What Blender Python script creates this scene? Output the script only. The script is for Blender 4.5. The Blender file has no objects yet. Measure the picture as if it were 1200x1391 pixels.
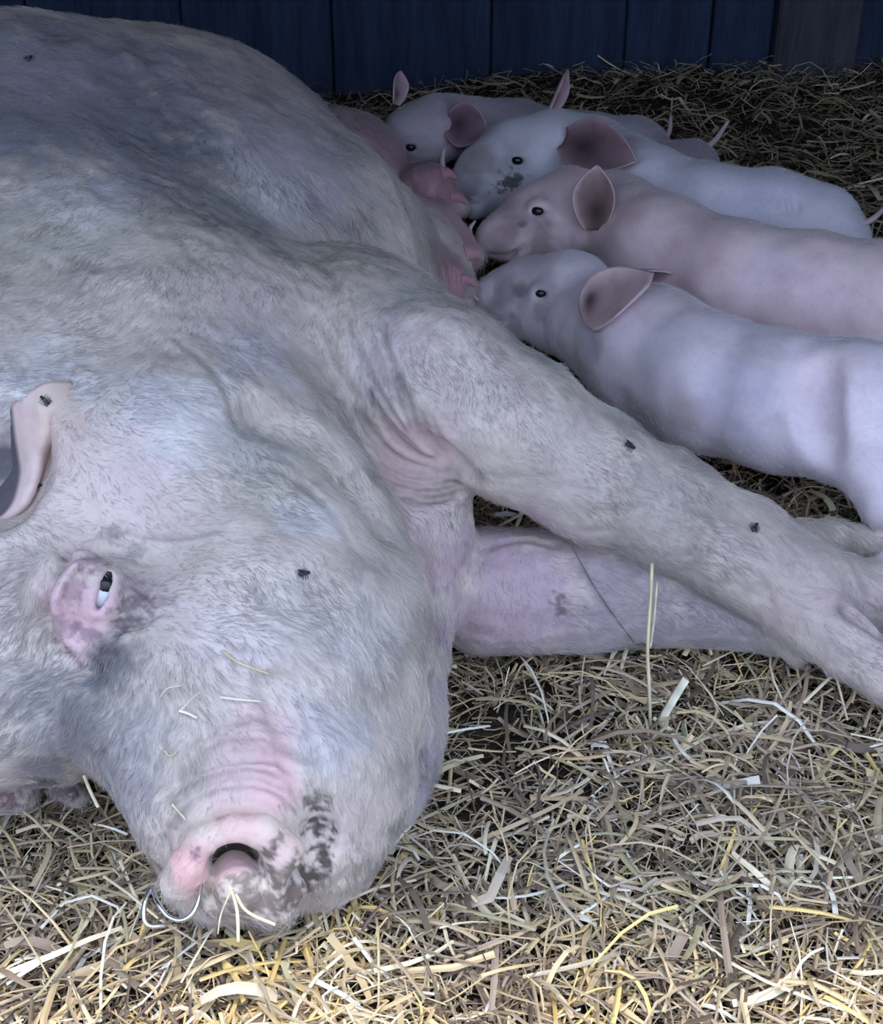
import bpy, math, random
import numpy as np
from mathutils import Vector

random.seed(7)
rng = np.random.default_rng(7)
sc = bpy.context.scene
R = math.radians

# ------------------------------------------------------------------ camera
PITCH = R(33.0); FPX = 2100.0; CX, CY = 600.0, 695.5; CAMZ = 1.0
cam_d = bpy.data.cameras.new('camera'); cam = bpy.data.objects.new('camera', cam_d)
sc.collection.objects.link(cam)
cam.location = (0, 0, CAMZ); cam.rotation_euler = (R(90) - PITCH, 0, 0)
cam_d.sensor_fit = 'HORIZONTAL'; cam_d.sensor_width = 36.0; cam_d.lens = 36.0 * FPX / 1200.0
cam_d.clip_start = 0.02; cam_d.clip_end = 200
sc.camera = cam

# ------------------------------------------------------------------ world, exposure
w = bpy.data.worlds.new('sky'); sc.world = w; w.use_nodes = True
bgn = w.node_tree.nodes['Background']
bgn.inputs[0].default_value = (0.58, 0.72, 1.0, 1.0)
# overcast sky: about three times brighter overhead than at the horizon
_n = w.node_tree.nodes; _l = w.node_tree.links
_tc = _n.new('ShaderNodeTexCoord'); _sx = _n.new('ShaderNodeSeparateXYZ'); _mr = _n.new('ShaderNodeMapRange')
_l.new(_tc.outputs['Generated'], _sx.inputs[0]); _l.new(_sx.outputs['Z'], _mr.inputs['Value'])
_mr.inputs['From Min'].default_value = -.05; _mr.inputs['From Max'].default_value = 1
_mr.inputs['To Min'].default_value = .62; _mr.inputs['To Max'].default_value = 1.9; _l.new(_mr.outputs[0], bgn.inputs[1])
vs = sc.view_settings
vs.view_transform = 'Standard'; vs.look = 'None'; vs.gamma = 1.0; vs.use_curve_mapping = False
vs.exposure = 1.18
sun_d = bpy.data.lights.new('sun', 'SUN'); sun_d.energy = 1.8; sun_d.angle = R(12); sun_d.color = (1.0, 0.9, 0.74)
sun = bpy.data.objects.new('sun', sun_d); sc.collection.objects.link(sun)
sun.rotation_euler = (R(5), R(6), R(0))   # high sun outside in front of the shelter, soft through thin cloud

# ------------------------------------------------------------------ helpers
def ray(u, v):
    x = (u - CX) / FPX; y = (CY - v) / FPX
    s, c = math.sin(PITCH), math.cos(PITCH)
    return np.array([x, c + y * s, -s + y * c])
CAM = np.array([0, 0, CAMZ])
def at_t(u, v, t): return CAM + ray(u, v) * t
def at_z(u, v, z):
    d = ray(u, v); return CAM + d * ((z - CAMZ) / d[2])
def depth(p): return float(p[1] * math.cos(PITCH) + (CAMZ - p[2]) * math.sin(PITCH))
def project(P):
    dep = P[:, 1] * math.cos(PITCH) + (CAMZ - P[:, 2]) * math.sin(PITCH)
    up = P[:, 1] * math.sin(PITCH) + (P[:, 2] - CAMZ) * math.cos(PITCH)
    return CX + FPX * P[:, 0] / dep, CY - FPX * up / dep
def unit(a): a = np.asarray(a, float); return a / (np.linalg.norm(a) + 1e-12)
def B(u, v, z, r):
    p = at_z(u, v, z); return p, r * depth(p) / FPX

_nd = np.random.default_rng(3)
_ND = [(_nd.normal(size=3), _nd.uniform(0, 6.28)) for _ in range(24)]
def wob(P, f):
    """smooth pseudo noise of about unit size, f = cycles per metre"""
    s = np.zeros(len(P))
    for i, (d, ph) in enumerate(_ND[:12]):
        s += np.sin(P @ (unit(d) * f * 6.28 * (0.6 + 0.08 * i)) + ph + 1.3 * np.sin(P @ (unit(_ND[i + 12][0]) * f * 3.1) + _ND[i + 12][1]))
    return s / 3.2

class Field:
    def __init__(s): s.ops = []
    def ball(s, p, r, k=.03, sub=False):
        s.ops.append(('cone', np.array(p, float), np.array(p, float), r, r, k, sub))
    def cone(s, a, b, ra, rb, k=.03, sub=False):
        s.ops.append(('cone', np.array(a, float), np.array(b, float), ra, rb, k, sub))
    def chain(s, pts, k=.03, sub=False):
        for (a, ra), (b, rb) in zip(pts, pts[1:]): s.cone(a, b, ra, rb, k, sub)
    def ell(s, p, ax, rad, k=.03, sub=False):
        M = np.array([unit(a) for a in ax]); s.ops.append(('ell', np.array(p, float), M, np.array(rad, float), k, sub))
    def dist(s, op, P):
        if op[0] == 'cone':
            a, b, ra, rb = op[1:5]; ab = b - a; L2 = ab @ ab
            pa = P - a
            h = np.clip(pa @ ab / L2, 0, 1) if L2 > 1e-12 else np.zeros(len(P))
            d = np.sqrt(((pa - h[:, None] * ab) ** 2).sum(1)) if L2 > 1e-12 else np.sqrt((pa ** 2).sum(1))
            return d - (ra + (rb - ra) * h)
        p, M, rad = op[1:4]
        q = (P - p) @ M.T
        k0 = np.sqrt(((q / rad) ** 2).sum(1)); k1 = np.sqrt(((q / rad ** 2) ** 2).sum(1)) + 1e-9
        return k0 * (k0 - 1) / k1
    def box(s, op, m):
        if op[0] == 'cone':
            a, b, ra, rb = op[1:5]; r = max(ra, rb)
            return np.minimum(a, b) - r - m, np.maximum(a, b) + r + m
        r = op[3].max(); return op[1] - r - m, op[1] + r + m
    def __call__(s, P):
        P = np.asarray(P, float); D = np.full(len(P), 0.3)
        for op in s.ops:
            k, sub = op[-2], op[-1]
            lo, hi = s.box(op, k + .004 if sub else .1)
            m = np.nonzero(((P > lo) & (P < hi)).all(1))[0]
            if not len(m): continue
            d = s.dist(op, P[m]); e = D[m]
            if sub: d = -d; h = np.clip(.5 - .5 * (e - d) / k, 0, 1); D[m] = e + (d - e) * h + k * h * (1 - h)
            else: h = np.clip(.5 + .5 * (e - d) / k, 0, 1); D[m] = e + (d - e) * h - k * h * (1 - h)
        return D
    def hit(s, u, v, t0=.8, t1=3.2):
        t = np.arange(t0, t1, .003); P = CAM + ray(u, v)[None] * t[:, None]
        d = s(P); i = np.nonzero(d < 0)[0]
        if not len(i): i = [int(np.argmin(d))]
        i = i[0]
        if i > 0 and d[i] < 0: tt = t[i - 1] + .003 * d[i - 1] / (d[i - 1] - d[i])
        else: tt = t[i]
        return CAM + ray(u, v) * tt
    def normal(s, p):
        e = .004; Q = np.array([p + e * np.eye(3)[i] * sg for i in range(3) for sg in (1, -1)]); d = s(Q)
        return unit([d[0] - d[1], d[2] - d[3], d[4] - d[5]])

def surface_net(F, lo, hi, h, smooth=2):
    lo = np.array(lo, float); hi = np.array(hi, float); bs = 8
    nb = np.ceil((hi - lo) / (h * bs)).astype(int); n = nb * bs
    c = [lo[i] + (np.arange(nb[i]) + .5) * h * bs for i in range(3)]
    G = np.stack(np.meshgrid(*c, indexing='ij'), -1).reshape(-1, 3)
    dc = F(G)
    act = np.abs(dc) < h * bs * .87 + .012
    D = np.empty(tuple(n), np.float32)
    D[:] = np.repeat(np.repeat(np.repeat(dc.reshape(nb), bs, 0), bs, 1), bs, 2)
    ids = np.stack(np.unravel_index(np.nonzero(act)[0], nb), -1)
    off = np.stack(np.meshgrid(*[np.arange(bs)] * 3, indexing='ij'), -1).reshape(-1, 3)
    # only the blocks near the surface are sampled finely, each primitive only in the blocks it can reach
    bc = lo + (ids + .5) * bs * h; hb = bs * h * .5
    E = np.full((len(ids), bs ** 3), .3, np.float32)
    offh = (off * h).astype(np.float32)
    for op in F.ops:
        k, sub = op[-2], op[-1]
        a, b = F.box(op, (k + .004) + hb)
        m = np.nonzero(((bc > a) & (bc < b)).all(1))[0]
        if not len(m): continue
        org = op[1]
        rel = (bc[m] - hb - org)                                   # relative to the primitive, single precision
        r_ = op[3] if op[0] == 'cone' else op[3].max()
        P = (rel[:, None].astype(np.float32) + offh[None]).reshape(-1, 3)
        if op[0] == 'cone':
            ab = (op[2] - op[1]).astype(np.float32); L2 = float(ab @ ab)
            if L2 > 1e-12:
                t = np.clip(P @ ab / L2, 0, 1); P = P - t[:, None] * ab[None]; d = np.sqrt(np.einsum('ij,ij->i', P, P)) - (op[3] + (op[4] - op[3]) * t)
            else: d = np.sqrt(np.einsum('ij,ij->i', P, P)) - op[3]
        else:
            q = P @ op[2].T.astype(np.float32); q /= op[3].astype(np.float32)
            k0 = np.sqrt(np.einsum('ij,ij->i', q, q)); q /= op[3].astype(np.float32)
            d = k0 * (k0 - 1) / (np.sqrt(np.einsum('ij,ij->i', q, q)) + 1e-9)
        d = d.astype(np.float32).reshape(len(m), -1); e = E[m]
        if sub: d = -d; hh = np.clip(.5 - .5 * (e - d) / k, 0, 1); E[m] = e + (d - e) * hh + k * hh * (1 - hh)
        else: hh = np.clip(.5 + .5 * (e - d) / k, 0, 1); E[m] = e + (d - e) * hh - k * hh * (1 - hh)
    for s in range(0, len(ids), 2000):
        I = (ids[s:s + 2000, None] * bs + off[None])
        D[I[..., 0], I[..., 1], I[..., 2]] = E[s:s + 2000]
    S = D < 0
    cnt = np.zeros(tuple(n - 1), np.int8)
    for a in (0, 1):
        for b in (0, 1):
            for cc in (0, 1):
                cnt += S[a:n[0] - 1 + a, b:n[1] - 1 + b, cc:n[2] - 1 + cc]
    cells = np.nonzero(((cnt > 0) & (cnt < 8)).ravel())[0]
    m = n - 1
    I = np.stack(np.unravel_index(cells, tuple(m)), -1)
    cv = {}
    for a in (0, 1):
        for b in (0, 1):
            for cc in (0, 1):
                cv[a, b, cc] = D[I[:, 0] + a, I[:, 1] + b, I[:, 2] + cc].astype(float)
    acc = np.zeros((len(I), 3)); num = np.zeros(len(I))
    ks = list(cv)
    for p in ks:
        for ax in range(3):
            if p[ax]: continue
            q = list(p); q[ax] = 1; q = tuple(q)
            a, b = cv[p], cv[q]; x = (a < 0) != (b < 0)
            t = np.where(x, a / np.where(x, a - b, 1), 0)
            pos = np.tile(np.array(p, float), (len(I), 1)); pos[:, ax] += t
            acc += pos * x[:, None]; num += x
    V = lo + (I + acc / num[:, None]) * h
    quads = []
    for ax in range(3):
        o1, o2 = [(1, 2), (2, 0), (0, 1)][ax]
        sl0 = [slice(1, m[i]) for i in range(3)]; sl0[ax] = slice(0, m[ax]); sl1 = list(sl0); sl1[ax] = slice(1, m[ax] + 1)
        a = S[tuple(sl0)]; b = S[tuple(sl1)]
        E = np.stack(np.nonzero(a != b), -1)
        off0 = np.array([1, 1, 1]); off0[ax] = 0
        E = E + off0; flip = S[E[:, 0], E[:, 1], E[:, 2]]
        e1 = np.zeros(3, int); e1[o1] = 1; e2 = np.zeros(3, int); e2[o2] = 1
        idx = []
        for d in (e1 * 0, -e1, -e1 - e2, -e2):
            Q = E + d; idx.append(np.searchsorted(cells, np.ravel_multi_index(tuple(Q.T), tuple(m))))
        Q = np.stack(idx, -1); Q[~flip] = Q[~flip][:, ::-1]
        quads.append(Q)
    Q = np.concatenate(quads)
    for _ in range(smooth): V = laplace(V, Q, .5)
    return V, Q
def laplace(V, Q, w):
    A = np.zeros_like(V); n = np.zeros(len(V))
    for i in range(4):
        for j in ((i + 1) % 4, (i + 3) % 4):
            for c in range(3): A[:, c] += np.bincount(Q[:, i], V[Q[:, j], c], len(V))
            n += np.bincount(Q[:, i], minlength=len(V))
    return V + (A / np.maximum(n, 1)[:, None] - V) * w
def vnormals(V, Q):
    fn = np.cross(V[Q[:, 2]] - V[Q[:, 0]], V[Q[:, 3]] - V[Q[:, 1]])
    N = np.zeros_like(V)
    for i in range(4):
        for c in range(3): N[:, c] += np.bincount(Q[:, i], fn[:, c], len(V))
    return N / (np.linalg.norm(N, axis=1)[:, None] + 1e-12)

def mesh_obj(name, V, Q, mat, parent=None, col=None, smooth=True):
    V = np.asarray(V, np.float32); Q = np.asarray(Q, np.int32)
    me = bpy.data.meshes.new(name); k = Q.shape[1]
    me.vertices.add(len(V)); me.vertices.foreach_set('co', V.ravel())
    me.loops.add(Q.size); me.loops.foreach_set('vertex_index', Q.ravel())
    me.polygons.add(len(Q)); me.polygons.foreach_set('loop_start', np.arange(0, Q.size, k, dtype=np.int32))
    me.update(calc_edges=True)
    me.polygons.foreach_set('use_smooth', np.full(len(Q), smooth))
    if col is not None:
        a = me.color_attributes.new('Col', 'FLOAT_COLOR', 'POINT')
        c4 = np.ones((len(V), 4), np.float32); c4[:, :3] = col; a.data.foreach_set('color', c4.ravel())
    me.materials.append(mat)
    o = bpy.data.objects.new(name, me); sc.collection.objects.link(o)
    if parent is not None: o.parent = parent; o.matrix_parent_inverse = parent.matrix_world.inverted()
    return o
def tag(o, label=None, cat=None, group=None, kind=None):
    if label: o['label'] = label
    if cat: o['category'] = cat
    if group: o['group'] = group
    if kind: o['kind'] = kind
    return o
def empty(name, loc):
    o = bpy.data.objects.new(name, None); sc.collection.objects.link(o); o.location = loc
    o.empty_display_size = .05
    bpy.context.view_layer.update(); return o
def catmull(P, n):
    P = np.asarray(P, float); Q = np.vstack([2 * P[0] - P[1], P, 2 * P[-1] - P[-2]]); out = []
    m = len(P) - 1
    for x in np.linspace(0, m, n):
        i = min(int(x), m - 1); t = x - i; a, b, c, d = Q[i:i + 4]
        out.append(.5 * (2 * b + (c - a) * t + (2 * a - 5 * b + 4 * c - d) * t * t + (3 * b - a - 3 * c + d) * t ** 3))
    return np.array(out)
def tube(P, rad, sides=8, flat=1.0):
    """closed tube along P; rad scalar or array; returns V, Q (quads)"""
    P = np.asarray(P, float); n = len(P); rad = np.broadcast_to(rad, (n,))
    T = np.gradient(P, axis=0); T /= np.linalg.norm(T, axis=1)[:, None]
    up = np.array([0, 0, 1.0]) if abs(T[0][2]) < .9 else np.array([1.0, 0, 0])
    V = []
    s = unit(np.cross(T[0], up))
    for i in range(n):
        s = unit(s - T[i] * (s @ T[i])); b = np.cross(T[i], s)
        for j in range(sides):
            a = 2 * math.pi * j / sides; V.append(P[i] + rad[i] * (math.cos(a) * s + flat * math.sin(a) * b))
    Q = [(i * sides + j, i * sides + (j + 1) % sides, (i + 1) * sides + (j + 1) % sides, (i + 1) * sides + j) for i in range(n - 1) for j in range(sides)]
    V.append(P[0]); V.append(P[-1]); c0, c1 = len(V) - 2, len(V) - 1
    for j in range(0, sides, 2):
        Q.append((c0, (j + 2) % sides, j + 1, j)); o = (n - 1) * sides
        Q.append((c1, o + j, o + j + 1, o + (j + 2) % sides))
    return np.array(V), np.array(Q)
def uv_ball(c, rad, ax=None, nu=20, nv=12):
    M = np.eye(3) if ax is None else np.array([unit(a) for a in ax]); rad = np.broadcast_to(rad, (3,))
    V = [];
    for i in range(nv + 1):
        th = math.pi * i / nv
        for j in range(nu):
            ph = 2 * math.pi * j / nu; q = np.array([math.sin(th) * math.cos(ph), math.sin(th) * math.sin(ph), math.cos(th)]) * rad
            V.append(c + q @ M)
    Q = [(i * nu + j, (i + 1) * nu + j, (i + 1) * nu + (j + 1) % nu, i * nu + (j + 1) % nu) for i in range(nv) for j in range(nu)]
    return np.array(V), np.array(Q)
def join(parts):
    Vs, Qs, n = [], [], 0
    for V, Q in parts: Vs.append(V); Qs.append(np.asarray(Q) + n); n += len(V)
    return np.vstack(Vs), np.vstack(Qs)

# ------------------------------------------------------------------ materials
def mat(name, base=(.5, .5, .5), rough=.6, attr=False, bump=None, mottle=None, sss=0, spec=.4, metal=0, sheen=0, stretch=None):
    m = bpy.data.materials.new(name); m.use_nodes = True; nt = m.node_tree; N = nt.nodes; L = nt.links
    b = N['Principled BSDF']; b.inputs['Roughness'].default_value = rough; b.inputs['Metallic'].default_value = metal
    b.inputs['Specular IOR Level'].default_value = spec
    tc = N.new('ShaderNodeTexCoord').outputs['Object']
    if stretch:
        mp = N.new('ShaderNodeMapping'); mp.inputs['Scale'].default_value = stretch; L.new(tc, mp.inputs[0]); tcs = mp.outputs[0]
    else: tcs = tc
    if attr: a = N.new('ShaderNodeAttribute'); a.attribute_name = 'Col'; out = a.outputs['Color']
    else: a = N.new('ShaderNodeRGB'); a.outputs[0].default_value = (*base, 1); out = a.outputs[0]
    for (scale, lo, hi, tint) in (mottle or []):
        n = N.new('ShaderNodeTexNoise'); n.inputs['Scale'].default_value = scale; n.inputs['Detail'].default_value = 5
        L.new(tcs, n.inputs['Vector'])
        r = N.new('ShaderNodeMapRange'); r.inputs['From Min'].default_value = lo; r.inputs['From Max'].default_value = hi
        L.new(n.outputs['Fac'], r.inputs['Value'])
        x = N.new('ShaderNodeMix'); x.data_type = 'RGBA'; x.blend_type = 'MULTIPLY'
        L.new(r.outputs[0], x.inputs['Factor']); L.new(out, x.inputs[6]); x.inputs[7].default_value = (*tint, 1); out = x.outputs[2]
    L.new(out, b.inputs['Base Color'])
    if bump:
        prev = None
        for (scale, strength, dist) in bump:
            n = N.new('ShaderNodeTexNoise'); n.inputs['Scale'].default_value = scale; n.inputs['Detail'].default_value = 3
            L.new(tcs, n.inputs['Vector'])
            bp = N.new('ShaderNodeBump'); bp.inputs['Strength'].default_value = strength; bp.inputs['Distance'].default_value = dist
            L.new(n.outputs['Fac'], bp.inputs['Height'])
            if prev: L.new(prev, bp.inputs['Normal'])
            prev = bp.outputs[0]
        L.new(prev, b.inputs['Normal'])
    if sss:
        b.inputs['Subsurface Weight'].default_value = sss; b.inputs['Subsurface Radius'].default_value = (1, .35, .25); b.inputs['Subsurface Scale'].default_value = .006
    if sheen: b.inputs['Sheen Weight'].default_value = sheen; b.inputs['Sheen Roughness'].default_value = .5
    return m
M_sow = mat('sow_skin', rough=.62, attr=True, bump=[(260, .35, .002), (70, .3, .004)], mottle=[(22, .42, .7, (.86, .84, .86)), (120, .5, .75, (.88, .86, .88))], spec=.3, sheen=.15)
M_pig = mat('piglet_skin', rough=.5, attr=True, bump=[(300, .2, .001), (60, .15, .003)], mottle=[(30, .45, .75, (.88, .84, .86)), (160, .5, .75, (.93, .9, .92))], spec=.35, sss=.15, sheen=.2)
M_ear = mat('ear_skin', rough=.55, attr=True, bump=[(200, .25, .001)], mottle=[(60, .45, .75, (.85, .78, .78))], spec=.3, sss=.1)
M_eye = mat('eye_dark', (.010, .010, .014), rough=.22, spec=.4)
M_eyew = mat('eye_white', (.58, .60, .62), rough=.15, spec=.6)
M_hair = mat('bristle', rough=.45, attr=True, spec=.35)
M_straw = mat('straw', rough=.55, attr=True, bump=[(400, .3, .001)], spec=.35)
M_dirt = mat('soil_and_chaff', (.075, .06, .045), rough=.9, bump=[(90, .9, .012), (320, .8, .004)], mottle=[(30, .35, .65, (.45, .42, .4)), (140, .4, .65, (.6, .6, .55))], spec=.15)
M_wood = mat('dark_weathered_wood', (.040, .066, .130), rough=.75, bump=[(14, .5, .006), (60, .4, .002)], mottle=[(5, .35, .7, (.55, .55, .6)), (26, .4, .7, (.7, .7, .72))], spec=.25, stretch=(6, 6, .6))
M_wood2 = mat('grey_post_wood', (.10, .105, .13), rough=.75, bump=[(14, .5, .005), (60, .4, .002)], mottle=[(5, .35, .7, (.6, .58, .6)), (26, .4, .7, (.7, .7, .7))], spec=.25, stretch=(6, 6, .6))
M_metal = mat('ring_metal', (.62, .66, .68), rough=.25, metal=1.0, spec=.5, bump=[(300, .2, .0005)])
M_fly = mat('fly_body', (.02, .018, .02), rough=.35, bump=[(900, .4, .0004)])
M_wing = mat('fly_wing', (.04, .04, .045), rough=.2, bump=[(900, .3, .0003)])
M_hoof = mat('hoof_horn', (.20, .17, .15), rough=.6, bump=[(120, .5, .002)], mottle=[(60, .4, .7, (.5, .45, .42))])

# ------------------------------------------------------------------ shelter
def board(name, x0, x1, y0, y1, z0, z1, m, parent, bev=.004):
    bpy_me = bpy.data.meshes.new(name)
    import bmesh
    bm = bmesh.new(); bmesh.ops.create_cube(bm, size=1)
    for v in bm.verts:
        v.co = ((x0 + x1) / 2 + v.co.x * (x1 - x0), (y0 + y1) / 2 + v.co.y * (y1 - y0), (z0 + z1) / 2 + v.co.z * (z1 - z0))
    bmesh.ops.bevel(bm, geom=bm.edges[:], offset=bev, segments=1, affect='EDGES')
    bm.to_mesh(bpy_me); bm.free(); bpy_me.materials.append(m)
    o = bpy.data.objects.new(name, bpy_me); sc.collection.objects.link(o); o.parent = parent
    return o
WY = 3.12
ROOF_Z, ROOF_Y, HALF = 1.26, 0.70, 1.75
def wall_empty(name, label):
    o = bpy.data.objects.new(name, None); sc.collection.objects.link(o); return tag(o, label, None, None, 'structure')
wb = wall_empty('wall_back', 'dark blue-black boarded back wall behind the straw')
x = -HALF; i = 0
edges = [-1.75, -1.44, -1.15, -.83, -.52, -.22, .10, .37, .542, .665, .83, 1.0, 1.3, 1.75]
for i, (a, b) in enumerate(zip(edges, edges[1:])):
    y = WY + (.000, .006, .002, .008)[i % 4]
    board('plank', a + .0015, b - .0015, y, y + .03, -.05, ROOF_Z, M_wood, wb)
for k_, z_ in enumerate((-.03, .35, .8)): board('backing_board', -HALF, HALF, WY + .04, WY + .06, z_, z_ + (.43 if z_ < .8 else .44), M_wood, wb)  # unseen boards added behind the planks to keep sky out of the gaps
tp = board('trim_1', .666, .832, WY - .035, WY + .002, -.05, ROOF_Z, M_wood2, None, .005)
tag(tp, 'grey-brown upright post standing proud of the dark back wall', None, None, 'structure')
for nm, xa, xb in (('wall_left', -HALF - .03, -HALF), ('wall_right', HALF, HALF + .03)):
    e = wall_empty(nm, 'dark side boards of the shelter'); ys = np.linspace(ROOF_Y, WY + .03, 9)
    for a, b in zip(ys, ys[1:]): board('plank', xa, xb, a + .002, b - .002, -.05, ROOF_Z, M_wood, e)
ce = wall_empty('ceiling', 'dark boards of the shelter roof'); ys = np.linspace(ROOF_Y, WY + .05, 9)
for a, b in zip(ys, ys[1:]): board('plank', -HALF - .05, HALF + .05, a + .001, b - .001, ROOF_Z, ROOF_Z + .03, M_wood, ce)

# ------------------------------------------------------------------ ground
def hgt(x, y):
    x = np.asarray(x, float); y = np.asarray(y, float)
    P = np.stack([x, y, x * 0], -1).reshape(-1, 3)
    h = (.008 * wob(P, 2.2) + .005 * wob(P + 5, 7.0)).reshape(x.shape)
    h = h + .030 * np.exp(-(((x + .10) / .24) ** 2 + ((y - .70) / .11) ** 2))          # heap in front of the nose
    h = h + .05 * np.exp(-((y - 3.1) / .25) ** 2) * np.clip((x + .2) * 2, 0, 1)        # bedding pushed up at the back wall
    h = h - .012 * np.exp(-(((x + .42) / .16) ** 2 + ((y - .95) / .10) ** 2))
    return h
gx = np.concatenate([np.linspace(-7, -1.8, 16)[:-1], np.linspace(-1.8, 1.8, 150), np.linspace(1.8, 7, 16)[1:]]); gy = np.concatenate([np.linspace(-7, .3, 20)[:-1], np.linspace(.3, 3.2, 150), np.linspace(3.2, 7, 12)[1:]])
GX, GY = np.meshgrid(gx, gy, indexing='ij')
V = np.stack([GX, GY, hgt(GX, GY) - .012], -1).reshape(-1, 3)
I = np.arange(len(gx) * len(gy)).reshape(len(gx), len(gy))
Q = np.stack([I[:-1, :-1], I[1:, :-1], I[1:, 1:], I[:-1, 1:]], -1).reshape(-1, 4)
tag(mesh_obj('floor', V, Q, M_dirt), 'earth floor under the straw bedding', None, None, 'structure')

# ------------------------------------------------------------------ straw
def straws(n, seed, xr, yr, L, W, off, lift, cols, seg=4, dens=None, flat=.45, curl=.75):
    r = np.random.default_rng(seed)
    x = r.uniform(*xr, n * 7); y = r.uniform(*yr, n * 7)
    if dens is not None:
        keep = r.uniform(size=len(x)) < dens(x, y); x, y = x[keep][:n], y[keep][:n]
    else: x, y = x[:n], y[:n]
    n = len(x)
    le = r.uniform(*L, n) * r.uniform(.5, 1, n); wd = r.uniform(*W, n) * (.7 + .5 * r.uniform(size=n) ** 3)
    th = r.uniform(0, 2 * math.pi, n); cu = r.normal(0, curl, n); kink = np.where(r.uniform(size=n) < .22, r.normal(0, 1.0, n), 0)
    kpos = r.uniform(.3, .7, n); tilt = r.normal(0, 1, n) * lift; z0 = off[0] + (off[1] - off[0]) * r.uniform(size=n)
    s = np.linspace(0, 1, seg + 1); pts = np.zeros((n, seg + 1, 3))
    ang = th[:, None] + cu[:, None] * (s[None] - .5) + np.where(s[None] > kpos[:, None], kink[:, None], 0)
    dx = np.cos(ang) * le[:, None] / seg; dy = np.sin(ang) * le[:, None] / seg
    cxs = np.cumsum(dx, 1); cys = np.cumsum(dy, 1)
    pts[:, :, 0] = x[:, None] + cxs - cxs.mean(1)[:, None]; pts[:, :, 1] = y[:, None] + cys - cys.mean(1)[:, None]
    arch = r.normal(0, .12, n) * le
    pts[:, :, 2] = hgt(x, y)[:, None] * .6 + hgt(pts[:, :, 0], pts[:, :, 1]) * .4 + z0[:, None] + (s[None] - .5) * (tilt * le)[:, None] + arch[:, None] * (1 - (2 * s[None] - 1) ** 2)
    pts[:, :, 2] = np.maximum(pts[:, :, 2], hgt(pts[:, :, 0], pts[:, :, 1]) - .010)
    T = np.gradient(pts, axis=1); T /= np.linalg.norm(T, axis=2)[..., None] + 1e-9
    roll = r.uniform(-.9, .9, n)
    sd = np.cross(T, np.array([0, 0, 1.0])); sd /= np.linalg.norm(sd, axis=2)[..., None] + 1e-6
    up = np.cross(sd, T)
    c, sn = np.cos(roll)[:, None, None], np.sin(roll)[:, None, None]
    a = sd * c + up * sn; b = -sd * sn + up * c
    taper = (1 - .35 * s ** 2)[None, :, None] * wd[:, None, None] * .5
    ring = np.stack([pts + a * taper, pts + b * taper * flat, pts - a * taper, pts - b * taper * flat], 2)  # n, seg+1, 4, 3
    V = ring.reshape(-1, 3)
    base = (np.arange(n) * (seg + 1) * 4)[:, None, None]
    si = (np.arange(seg) * 4)[None, :, None]; j = np.arange(4)[None, None]
    q = np.stack([base + si + j, base + si + (j + 1) % 4, base + si + 4 + (j + 1) % 4, base + si + 4 + j], -1).reshape(-1, 4)
    cc = cols(x, y, r)
    grad = 1 + r.normal(0, .12, (n, 1, 1)) * (s[None, :, None] - .5) * 2
    C = np.repeat((cc[:, None, :] * grad)[:, :, None, :], 4, 2).reshape(-1, 3)
    return V, q, np.clip(C, .005, .95)
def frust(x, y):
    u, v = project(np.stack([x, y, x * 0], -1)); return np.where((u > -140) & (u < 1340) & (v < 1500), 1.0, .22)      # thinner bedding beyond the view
PAL = np.array([(.74, .56, .32), (.54, .41, .26), (.84, .72, .50), (.32, .235, .165), (.16, .115, .085), (.54, .44, .33), (.88, .82, .70), (.44, .385, .22), (.86, .62, .24)])
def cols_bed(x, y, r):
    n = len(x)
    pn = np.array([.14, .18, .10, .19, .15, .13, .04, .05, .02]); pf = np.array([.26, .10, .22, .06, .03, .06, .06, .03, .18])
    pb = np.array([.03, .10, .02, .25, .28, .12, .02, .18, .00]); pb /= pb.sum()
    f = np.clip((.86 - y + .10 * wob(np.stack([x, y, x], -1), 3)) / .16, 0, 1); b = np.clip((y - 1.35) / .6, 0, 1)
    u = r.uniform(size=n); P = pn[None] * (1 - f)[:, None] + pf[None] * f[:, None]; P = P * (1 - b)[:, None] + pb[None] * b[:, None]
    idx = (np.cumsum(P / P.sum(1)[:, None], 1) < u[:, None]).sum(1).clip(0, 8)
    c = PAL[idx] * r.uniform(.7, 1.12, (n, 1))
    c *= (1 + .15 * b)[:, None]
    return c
def dens_bed(x, y):
    d = np.clip(1.35 / (y + .35), 0, 1) ** 1.6
    bare = np.exp(-(((x - .06) / .10) ** 2 + ((y - 1.10) / .13) ** 2))           # scraped earth beside the jaw
    return d * (1 - .75 * bare) * frust(x, y)
bed = empty('straw_bedding', (0, 1, 0)); tag(bed, 'loose straw bedding strewn over the shelter floor', 'straw', None, 'stuff')
for nm, args in (('broad_straw', dict(n=1500, seed=15, xr=(-1.4, 1.5), yr=(.3, 3.1), L=(.03, .12), W=(.006, .010), off=(.002, .022), lift=.2, seg=4, flat=.12, curl=.7)),
                 ('long_straw', dict(n=16500, seed=11, xr=(-1.4, 1.5), yr=(.3, 3.1), L=(.05, .15), W=(.002, .0058), off=(-.004, .020), lift=.16, seg=4)),
                 ('short_straw', dict(n=37000, seed=12, xr=(-1.4, 1.5), yr=(.3, 3.1), L=(.02, .07), W=(.0012, .0036), off=(-.010, .016), lift=.22, seg=3)),
                 ('fine_chaff', dict(n=26000, seed=13, xr=(-1.4, 1.5), yr=(.3, 3.1), L=(.010, .035), W=(.0006, .0017), off=(-.012, .010), lift=.3, seg=2))):
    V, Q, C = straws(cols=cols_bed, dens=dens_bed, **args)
    if nm == 'fine_chaff': C = C * .6
    tag(mesh_obj(nm, V, Q, M_straw, bed, C, smooth=False), None, None, None, 'stuff')

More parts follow.
